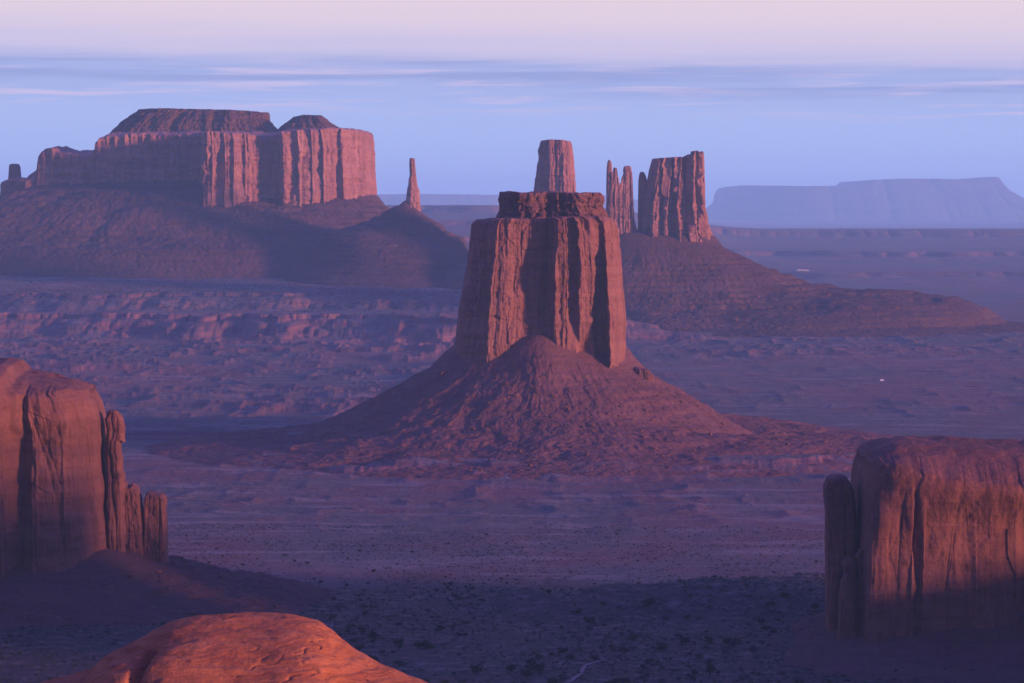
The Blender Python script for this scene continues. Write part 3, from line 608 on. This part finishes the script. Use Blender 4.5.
cliff('shade_block', t8, M['near_cliff'], 1880, 760, [(540, 1290), (740, 1280)], [(540, 3300), (740, 3320)],  # unseen low block, added out of frame to shade the near flat and wall foot
      [(1280, 632), (1296, 614), (1308, 622), (1330, 600), (1360, 618), (1400, 606), (1440, 620), (1500, 578), (2000, 580), (2600, 572), (3300, 590)], 735, n=500, m=60, seed=67, levels=((60, 6), (22, 2.2)), rough=1.5, rim=10, p=4, wob=3)
talus_o8, tv8, tt8 = talus('talus', t8, M['near_talus'], Y, 846, 1125, 162, {
    'L': [(0, ztb), (14, ztb - 6), (34, 0), (44, -6)], 'R': [(0, ztb), (60, -6)],
    'F': [(0, 16), (10, 11.5), (30, 7.5), (60, 4.5), (110, 2), (150, 0), (165, -6)], 'B': [(0, ztb), (60, -6)]}, n=1100, m=80, seed=66, gully=2.2, gw=12, ledge=0.7, ledge_h=3, rub=1.3, p=4.2)

# ------------------------------------------------------------------ foreground dome of bare sandstone
Y = 700.0
m, t, b, P = bsdf('cross_bedded_sandstone')
nw = t.new('ShaderNodeTexNoise'); t.link(P, nw.inputs['Vector']); nw.inputs['Scale'].default_value = 0.07; nw.inputs['Detail'].default_value = 3
sc_ = t.new('ShaderNodeVectorMath', operation='SCALE'); t.link(nw.outputs['Color'], sc_.inputs[0]); sc_.inputs['Scale'].default_value = 7
ad = t.new('ShaderNodeVectorMath', operation='ADD'); t.link(P, ad.inputs[0]); t.link(sc_.outputs[0], ad.inputs[1])
lay = t.noise(t.scale(ad.outputs[0], (0.06, 0.04, 0.95)), 1.0, 6, 0.65)
n2 = t.noise(P, 0.25, 5, 0.6); n3 = t.noise(P, 1.6, 4, 0.6)
c = t.mix(t.ramp(lay, [(0.35, 0.0), (0.65, 1.0)]), (.30, .088, .026), (.40, .138, .044))
c = t.mix(t.math('MULTIPLY', t.ramp(n2, [(0.5, 0.0), (0.7, 1.0)]), 0.5), c, (.19, .055, .028))
vo = t.new('ShaderNodeTexVoronoi'); t.put(t.scale(P, (0.32, 0.32, 0.6)), vo.inputs['Vector']); vo.inputs['Scale'].default_value = 1.0
pit = t.ramp(vo.outputs['Distance'], [(0.16, 1.0), (0.24, 0.0)])
pm = t.math('MULTIPLY', pit, t.ramp(t.noise(P, 0.14, 3, 0.6), [(0.48, 0.0), (0.58, 1.0)]))
t.link(t.mix(t.math('MULTIPLY', pm, 0.8), c, (.06, .025, .018)), b.inputs['Base Color'])
bump(t, b, [lay, n2, n3], [0.75, 0.45, 0.16])
M['dome'] = m
def dome():
    top = [(-160, 800), (-20, 700), (20, 681), (50, 675), (88, 668), (97, 664), (104, 655), (120, 646), (140, 638), (160, 629), (178, 622), (200, 618), (230, 616), (262, 615), (290, 615.5), (308, 618), (324, 623), (334, 631), (350, 643), (372, 655), (396, 665), (415, 673), (432, 680), (450, 692), (520, 760), (700, 900)]
    xs = np.concatenate([np.linspace(X(-900, Y), X(-20, Y), 50)[:-1], np.linspace(X(-20, Y), X(480, Y), 620), np.linspace(X(480, Y), X(1300, Y), 50)[1:]])
    ys = np.concatenate([np.linspace(-190, -42, 50)[:-1], np.linspace(-42, 34, 340), np.linspace(34, 170, 40)[1:]])
    x, v = np.meshgrid(xs, ys)
    px = CX + F * x / Y
    ridge = interp([(a, Zp(r, Y)) for a, r in top], px)
    kk = np.hanning(25); kk /= kk.sum(); ridge = np.apply_along_axis(lambda a_: np.convolve(np.pad(a_, 12, 'edge'), kk, 'valid'), 1, ridge)
    sx = interp([(-900, -60), (60, -6), (140, -2), (260, 4), (330, 0), (440, -8), (1300, -30)], px)
    sx = np.apply_along_axis(lambda a_: np.convolve(np.pad(a_, 60, 'edge'), np.hanning(121) / np.hanning(121).sum(), 'valid'), 1, sx)
    d = v - sx
    front = np.where(d < 0, -d, d)
    z = ridge - np.where(d < 0, 0.0085, 0.03) * front ** 2 * np.where(front > 40, 1.0, 1.0) - 0.05 * front
    # overhanging shelves on the left, swirls, hollows
    sh = 1.6 * sm(0.0, 0.5, fbm(x / 14, v / 9, o=3, seed=91)) * sm(230, 120, px)
    z = z - sh + 1.1 * fbm(x / 16 + 0.12 * v, v / 10, o=4, seed=92)
    q = z + 1.5 * fbm(x / 20, v / 14, o=3, seed=93)
    z = z + (steps(q, 1.9, 3.0) - q) * 0.42 * sm(-0.2, 0.3, fbm(x / 18, v / 12, o=2, seed=94) + 0.15)
    cr = np.abs(px - (150 + 1.0 * (v + 22))) * Y / F                     # a cleft running down the left flank
    z = z - 2.6 * np.exp(-(cr / 1.3) ** 2) * sm(-6, -14, v) * sm(-40, -30, v)
    z = z + 0.10 * fbm(x / 2.2, v / 2.2, o=4, seed=95)
    z = z - 0.55 * np.exp(-((fbm(x / 15, v / 6, o=3, seed=96) / 0.035) ** 2)) * sm(-0.1, 0.3, fbm(x / 20, v / 20, o=2, seed=97))     # bedding cracks
    z = np.maximum(z, -4)
    return np.stack([x, v + Y, z], -1).reshape(-1, 3), gridfaces(len(xs), len(ys), False)
V, Fq = dome()
o = mesh('sandstone_dome', V, Fq, M['dome']); tag(o, 'glowing orange cross bedded sandstone dome in the foreground', 'rock')

# ------------------------------------------------------------------ dirt tracks
m, t, b, P = bsdf('pale_dirt')
t.link(t.mix(t.noise(P, 0.3, 4, 0.6), (.16, .10, .075), (.24, .15, .11)), b.inputs['Base Color']); M['dirt'] = m
def track(pts, wd, label):
    """pts: (column, row) on the flat floor"""
    P = []
    for (c, r) in pts:
        D = CAM_H * F / (r - HOR); P.append((X(c, D), D))
    P = np.array(P); k = np.linspace(0, len(P) - 1, len(P) * 14)
    cx, cy = np.interp(k, range(len(P)), P[:, 0]), np.interp(k, range(len(P)), P[:, 1])
    for _ in range(10): cx[1:-1] = (cx[:-2] + 2 * cx[1:-1] + cx[2:]) / 4; cy[1:-1] = (cy[:-2] + 2 * cy[1:-1] + cy[2:]) / 4
    dx, dy = np.gradient(cx), np.gradient(cy); ln = np.hypot(dx, dy); nx, ny = -dy / ln, dx / ln
    rows = []
    for a in np.linspace(-0.5, 0.5, 7):
        ww = wd * (1 + 0.25 * fbm(k * 0.8, o=2, seed=3)); xx, yy = cx + nx * ww * a, cy + ny * ww * a
        rows.append(np.stack([xx, yy, ground_z(xx, yy) + 0.45], -1))
    o = mesh('path', np.concatenate(rows), gridfaces(len(k), 7, False), M['dirt'])
    return tag(o, label, 'path', kind='structure')
track([(556, 692), (572, 682), (581, 676), (584, 669), (592, 665), (606, 661.5)], 2.6, 'pale dirt track curving up from the bottom edge')
track([(120, 497), (170, 500), (215, 502), (250, 506), (310, 508), (360, 511)], 4, 'thin pale dirt road beyond the near left butte')
track([(700, 372), (760, 374), (830, 377), (880, 383), (960, 386), (1030, 390)], 7, 'faint dirt road across the dark plain on the right')

# ------------------------------------------------------------------ shrubs
m, t, b, P = bsdf('juniper_leaves')
t.link(t.mix(t.noise(P, 0.8, 3, 0.6), (.014, .020, .014), (.036, .042, .026)), b.inputs['Base Color']); M['leaf'] = m
rng = np.random.default_rng(7)
def shrub_geo(n, seed, fl=0.75):
    """unit shrub, about 1 m across: many small leaf sprays spread through an uneven crown, with stems"""
    r = np.random.default_rng(seed)
    lob = r.normal(0, 1, (7, 3)); lob[:, 2] = np.abs(lob[:, 2]); lob = lob / np.linalg.norm(lob, axis=1)[:, None] * r.uniform(0.12, 0.34, (7, 1)); lob[:, 2] = lob[:, 2] * fl + 0.22
    rad = r.uniform(0.12, 0.24, 7); V, Fc = [], []
    for i in range(n):
        k = r.integers(7); d = r.normal(0, 1, 3); d /= np.linalg.norm(d)
        c = lob[k] + d * rad[k] * r.uniform(0.55, 1.05) * np.array([1, 1, fl]); c[2] = max(c[2], 0.02)
        a = r.normal(0, 1, 3); a /= np.linalg.norm(a); bb = np.cross(a, r.normal(0, 1, 3)); bb /= np.linalg.norm(bb)
        s_ = r.uniform(0.05, 0.11); q = len(V)
        V += [c - a * s_, c + bb * s_ * 0.6, c + a * s_, c - bb * s_ * 0.6]; Fc.append((q, q + 1, q + 2, q + 3))
    for k in range(7):                                        # stems
        q = len(V); e = lob[k]; sd = np.array([0.018, 0.0, 0.0]); se = np.array([0.0, 0.018, 0.0])
        V += [-sd, sd, e + sd * .4, e - sd * .4]; Fc.append((q, q + 1, q + 2, q + 3)); q += 4
        V += [-se, se, e + se * .4, e - se * .4]; Fc.append((q, q + 1, q + 2, q + 3))
    return np.array(V), np.array(Fc)
protos = []
for k in range(6):
    v, f = shrub_geo(260, 100 + k, (0.6, 0.8, 0.95, 0.5, 0.7, 0.85)[k])
    me = mesh('tmp', v, f, M['leaf'], smooth=False); protos.append(me.data); bpy.data.objects.remove(me)
def clear(x, y):                                     # keep plants off the rock
    px = CX + F * x / y
    ok = ~((px < 300) & (y > 2395) & (y < 2640)) & ~((px > 826) & (y > 2120) & (y < 2430)) & ~((px < 480) & (y < 1000))
    return ok
def rowD(r): return CAM_H * F / (r - HOR)
zones = [  # count, column range, row range, size range, label, group
    (160, (330, 830), (598, 690), (4.2, 10.5), 'dark juniper bush on the shaded flat between orange dome and right butte', 'junipers on the near shaded flat'),
    (46, (440, 835), (584, 606), (2.6, 5.0), 'dark juniper bush along the crest of the near bench', 'junipers along the near bench'),
    (34, (-20, 180), (604, 690), (2.4, 4.6), 'dim bush on the dark flat below the left butte', 'bushes below the left butte'),
    (55, (180, 560), (535, 598), (2.2, 4.6), 'small dark bush on the pale plain right of the left butte', 'bushes on the pale plain'),
    (32, (560, 825), (525, 585), (1.8, 3.8), 'small dark bush on the pale plain left of the right butte', 'bushes on the pale plain by the right butte'),
    (20, (830, 1040), (655, 690), (1.8, 3.6), 'dim bush on the rubble at the foot of the right butte', 'bushes at the right butte foot'),
]
for cnt, cr_, rr_, sz, lab, grp in zones:
    k = 0
    while k < cnt:
        c, r = rng.uniform(*cr_), rng.uniform(*rr_); D = rowD(r); x = X(c, D)
        if (r < 650 or c < 800) and not clear(np.array(x), np.array(D)): continue
        if float(fbm(x / 45, D / 70, o=3, seed=66)) + rng.uniform(-.25, .25) < -0.02: continue
        o = bpy.data.objects.new('bush', protos[rng.integers(6)]); s_ = sz[0] + (sz[1] - sz[0]) * rng.random() ** 1.7
        o.location = (x, D, float(ground_z(x, D)) - 0.1 + (2.0 if c > 830 and r > 655 else 0)); o.scale = (s_ * rng.uniform(.9, 1.3), s_, s_ * rng.uniform(.7, 1.0)); o.rotation_euler = (0, 0, rng.uniform(0, 6.28))
        tag(link(o), lab, 'bush', grp); k += 1
def scrub(n, rr_, sz, name, label, nleaf, seed, cr_=(-40, 1064), dens=None):
    r = np.random.default_rng(seed)
    # even in ground area: D^2 uniform
    D0, D1 = rowD(rr_[1]), rowD(rr_[0])
    D = np.sqrt(r.uniform(D0 ** 2, D1 ** 2, n)); c = r.uniform(*cr_, n); x = X(c, D)
    keep = clear(x, D) & (fbm(x / 60, D / 90, o=3, seed=seed) + r.uniform(-.5, .5, n) > -0.1)
    if dens: keep &= dens(c, D)
    x, D = x[keep], D[keep]; z = ground_z(x, D)
    vs_, fs_ = [], []
    gs = [shrub_geo(nleaf, 300 + k, 0.7) for k in range(5)]
    off = 0; kk = r.integers(0, 5, len(x)); s_ = sz[0] + (sz[1] - sz[0]) * r.random(len(x)) ** 3; an = r.uniform(0, 6.28, len(x))
    for k in range(5):
        v, f = gs[k]; I = np.where(kk == k)[0]
        ca, sa = np.cos(an[I])[:, None], np.sin(an[I])[:, None]
        vx = (v[None, :, 0] * ca - v[None, :, 1] * sa) * s_[I][:, None] * 1.6 + x[I][:, None]; vy = (v[None, :, 0] * sa + v[None, :, 1] * ca) * s_[I][:, None] * 1.6 + D[I][:, None]
        vz = v[None, :, 2] * s_[I][:, None] + z[I][:, None] - 0.05
        vs_.append(np.stack([vx, vy, vz], -1).reshape(-1, 3)); fs_.append((f[None] + (np.arange(len(I)) * len(v))[:, None, None] + off).reshape(-1, 4)); off += len(I) * len(v)
    o = mesh(name, np.concatenate(vs_), np.concatenate(fs_), M['leaf'], smooth=False)
    tag(o, label, 'scrub', kind='stuff')
scrub(42000, (525, 700), (0.9, 3.2), 'scrub', 'low sage scrub dotted over the near plain', 16, 5)
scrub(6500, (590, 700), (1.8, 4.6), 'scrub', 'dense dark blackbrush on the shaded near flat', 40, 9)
scrub(7000, (425, 525), (0.7, 2.4), 'scrub', 'low sage scrub dotted over the plain before the central butte', 12, 6, dens=lambda c, D: np.hypot((X(c, D) - 40) / 330, (D - 4010) / 360) > 1)
scrub(14000, (308, 333), (3.0, 7.5), 'scrub', 'dark scrub dotted over the bench below the long mesa', 10, 8, cr_=(-20, 470), dens=lambda c, D: (D > 7900) & (D < 9300))

# ------------------------------------------------------------------ boulders on the slopes
def boulder_geo(seed):
    r = np.random.default_rng(seed); n, m_ = 12, 8
    a = np.linspace(0, 2 * np.pi, n, endpoint=False)[None]; e = np.linspace(-np.pi / 2, np.pi / 2, m_)[:, None]
    p = np.stack([np.cos(e) * np.cos(a), np.cos(e) * np.sin(a), np.sin(e) + 0 * a], -1)
    for _ in range(9):                                        # chop facets
        d = r.normal(0, 1, 3); d /= np.linalg.norm(d); k = r.uniform(0.45, 0.8); q = p @ d
        p = p - np.maximum(q - k, 0)[..., None] * d
    p = p * np.array([0.62, 0.5, 0.42]); return p.reshape(-1, 3), gridfaces(n, m_, True)
bprot = []
for k in range(6):
    v, f = boulder_geo(k); o = mesh('tmp', v, f, M['talus'], smooth=False); bprot.append(o.data); bpy.data.objects.remove(o)
def boulders(tv, tt, cnt, sz, lab, grp, t0, t1, side):
    J = np.where((tt > t0) & (tt < t1))[0]; k = 0
    while k < cnt:
        j = J[rng.integers(len(J))]; i = rng.integers(tv.shape[1]); p = tv[j, i]
        c = CX + F * p[0] / p[1]
        if not side(c, p): continue
        o = bpy.data.objects.new('boulder', bprot[rng.integers(6)]); s_ = sz[0] + (sz[1] - sz[0]) * rng.random() ** 3
        o.location = (p[0], p[1], p[2] + s_ * 0.12); o.scale = (s_,) * 3; o.rotation_euler = (rng.uniform(-.5, .5), rng.uniform(-.5, .5), rng.uniform(0, 6.28))
        tag(link(o), lab, 'boulder', grp); k += 1
boulders(tv6, tt6, 160, (2.4, 6.5), 'angular red boulder lying on the talus of the central butte', 'boulders on the central talus', 0.12, 0.9, lambda c, p: p[1] < 4000 and c > 470)
boulders(tv4, tt4, 32, (5, 12.0), 'red boulder on the slope below the broad fluted butte', 'boulders on the broad butte slope', 0.1, 0.8, lambda c, p: p[1] < 7950 and c > 630)

boulders(tv7, tt7, 62, (1.6, 6.0), 'dark boulder on the rubble apron of the left butte', 'boulders below the left butte', 0.08, 0.8, lambda c, p: p[1] < 2540 and -10 < c < 300)
boulders(tv8, tt8, 40, (1.2, 3.6), 'dark boulder on the rubble at the foot of the right butte', 'boulders below the right butte', 0.06, 0.7, lambda c, p: p[1] < 2230 and 838 < c < 1030)

# ------------------------------------------------------------------ tiny signs of people
def simple(name, col, rough=0.6):
    m, t, b, P = bsdf(name); t.link(t.mix(t.noise(P, 0.6, 3, 0.5), tuple(v * .85 for v in col), col), b.inputs['Base Color']); b.inputs['Roughness'].default_value = rough; return m
M['white'] = simple('white_paint', (.8, .8, .78)); M['plaster'] = simple('pale_plaster', (.42, .36, .32)); M['glass'] = simple('dark_glass', (.04, .045, .05), 0.2); M['rubber'] = simple('tyre_rubber', (.03, .03, .03))
def box(x0, x1, y0, y1, z0, z1, taper=0.0):
    v = np.array([(x, y, z) for z, k in ((z0, 0), (z1, taper)) for x, y in ((x0 + k, y0 + k * .4), (x1 - k, y0 + k * .4), (x1 - k, y1 - k * .4), (x0 + k, y1 - k * .4))], float)
    return v, np.array([(3, 2, 1, 0), (4, 5, 6, 7), (0, 1, 5, 4), (1, 2, 6, 5), (2, 3, 7, 6), (3, 0, 4, 7)])
def join(*bs):
    V, Fc, n = [], [], 0
    for v, f in bs: V.append(v); Fc.append(f + n); n += len(v)
    return np.concatenate(V), np.concatenate(Fc)
D = rowD(382); x0 = X(882, D); zg = float(ground_z(x0, D)) + 0.5
def wheel_geo(x, y, r=0.42, wd=0.26, n=16):
    a = np.linspace(0, 2 * np.pi, n, endpoint=False); ring = lambda yy, rr: np.stack([x + rr * np.cos(a), np.full(n, yy), r + rr * np.sin(a)], -1)
    V = np.concatenate([ring(y - wd / 2, 0.02), ring(y - wd / 2, r), ring(y + wd / 2, r), ring(y + wd / 2, 0.02)]); return V, gridfaces(n, 4, True)
van = thing('van', 'tiny white van on the dark plain right of the central butte', 'van', (x0, D, zg))
ofs = np.array([x0, D, zg])
def addp(name, geo, mat): return mesh(name, geo[0] + ofs, geo[1], M[mat], van, smooth=False)
addp('body', join(box(-3, 2.2, -1.1, 1.1, .45, 2.75, .12), box(2.15, 3.3, -1.05, 1.05, .45, 1.45, .15)), 'white')
addp('side_window', box(-2.3, 1.2, -1.14, -1.08, 1.6, 2.3), 'glass'); addp('windscreen', box(2.02, 2.2, -.9, .9, 1.5, 2.5), 'glass')
for a in (-1.9, 2.2):
    for s_ in (-1, 1): addp('wheel', wheel_geo(a, s_ * 1.02), 'rubber')
D = 13200.0; x0 = X(802, D); zg = float(ground_z(x0, D))
hs = thing('building', 'tiny long pale building on the far plateau right of the broad butte', 'building', (x0, D, zg)); ofs = np.array([x0, D, zg])
def addh(name, geo, mat): return mesh(name, geo[0] + ofs, geo[1], M[mat], hs, smooth=False)
addh('wall', join(box(-18, 16, -8, 8, -1, 5), box(16.02, 26, -7, 7, -1, 3.5)), 'plaster'); addh('roof', join(box(-19, 17, -9, 9, 5.02, 6.6, 3), box(17.05, 27, -8, 8, 3.52, 4.6, 1.5)), 'plaster')
for k in range(5): addh('window', box(-15 + 6 * k, -12 + 6 * k, -8.08, -7.95, 1.5, 4), 'glass')

# ------------------------------------------------------------------ haze
hv, hf = box(-24000, 24000, -1500, 74000, -40, 860)
hm = bpy.data.materials.new('haze'); hm.use_nodes = True; t = NT(hm.node_tree)
o_ = t.new('ShaderNodeOutputMaterial'); pv = t.new('ShaderNodeVolumePrincipled'); t.link(pv.outputs[0], o_.inputs['Volume'])
pv.inputs['Color'].default_value = (0.46, 0.91, 1.0, 1); pv.inputs['Density'].default_value = 2.0e-5; pv.inputs['Anisotropy'].default_value = 0.0
hz = mesh('haze', hv, hf, hm, smooth=False); tag(hz, 'blue evening haze over the whole valley', 'haze', kind='stuff')
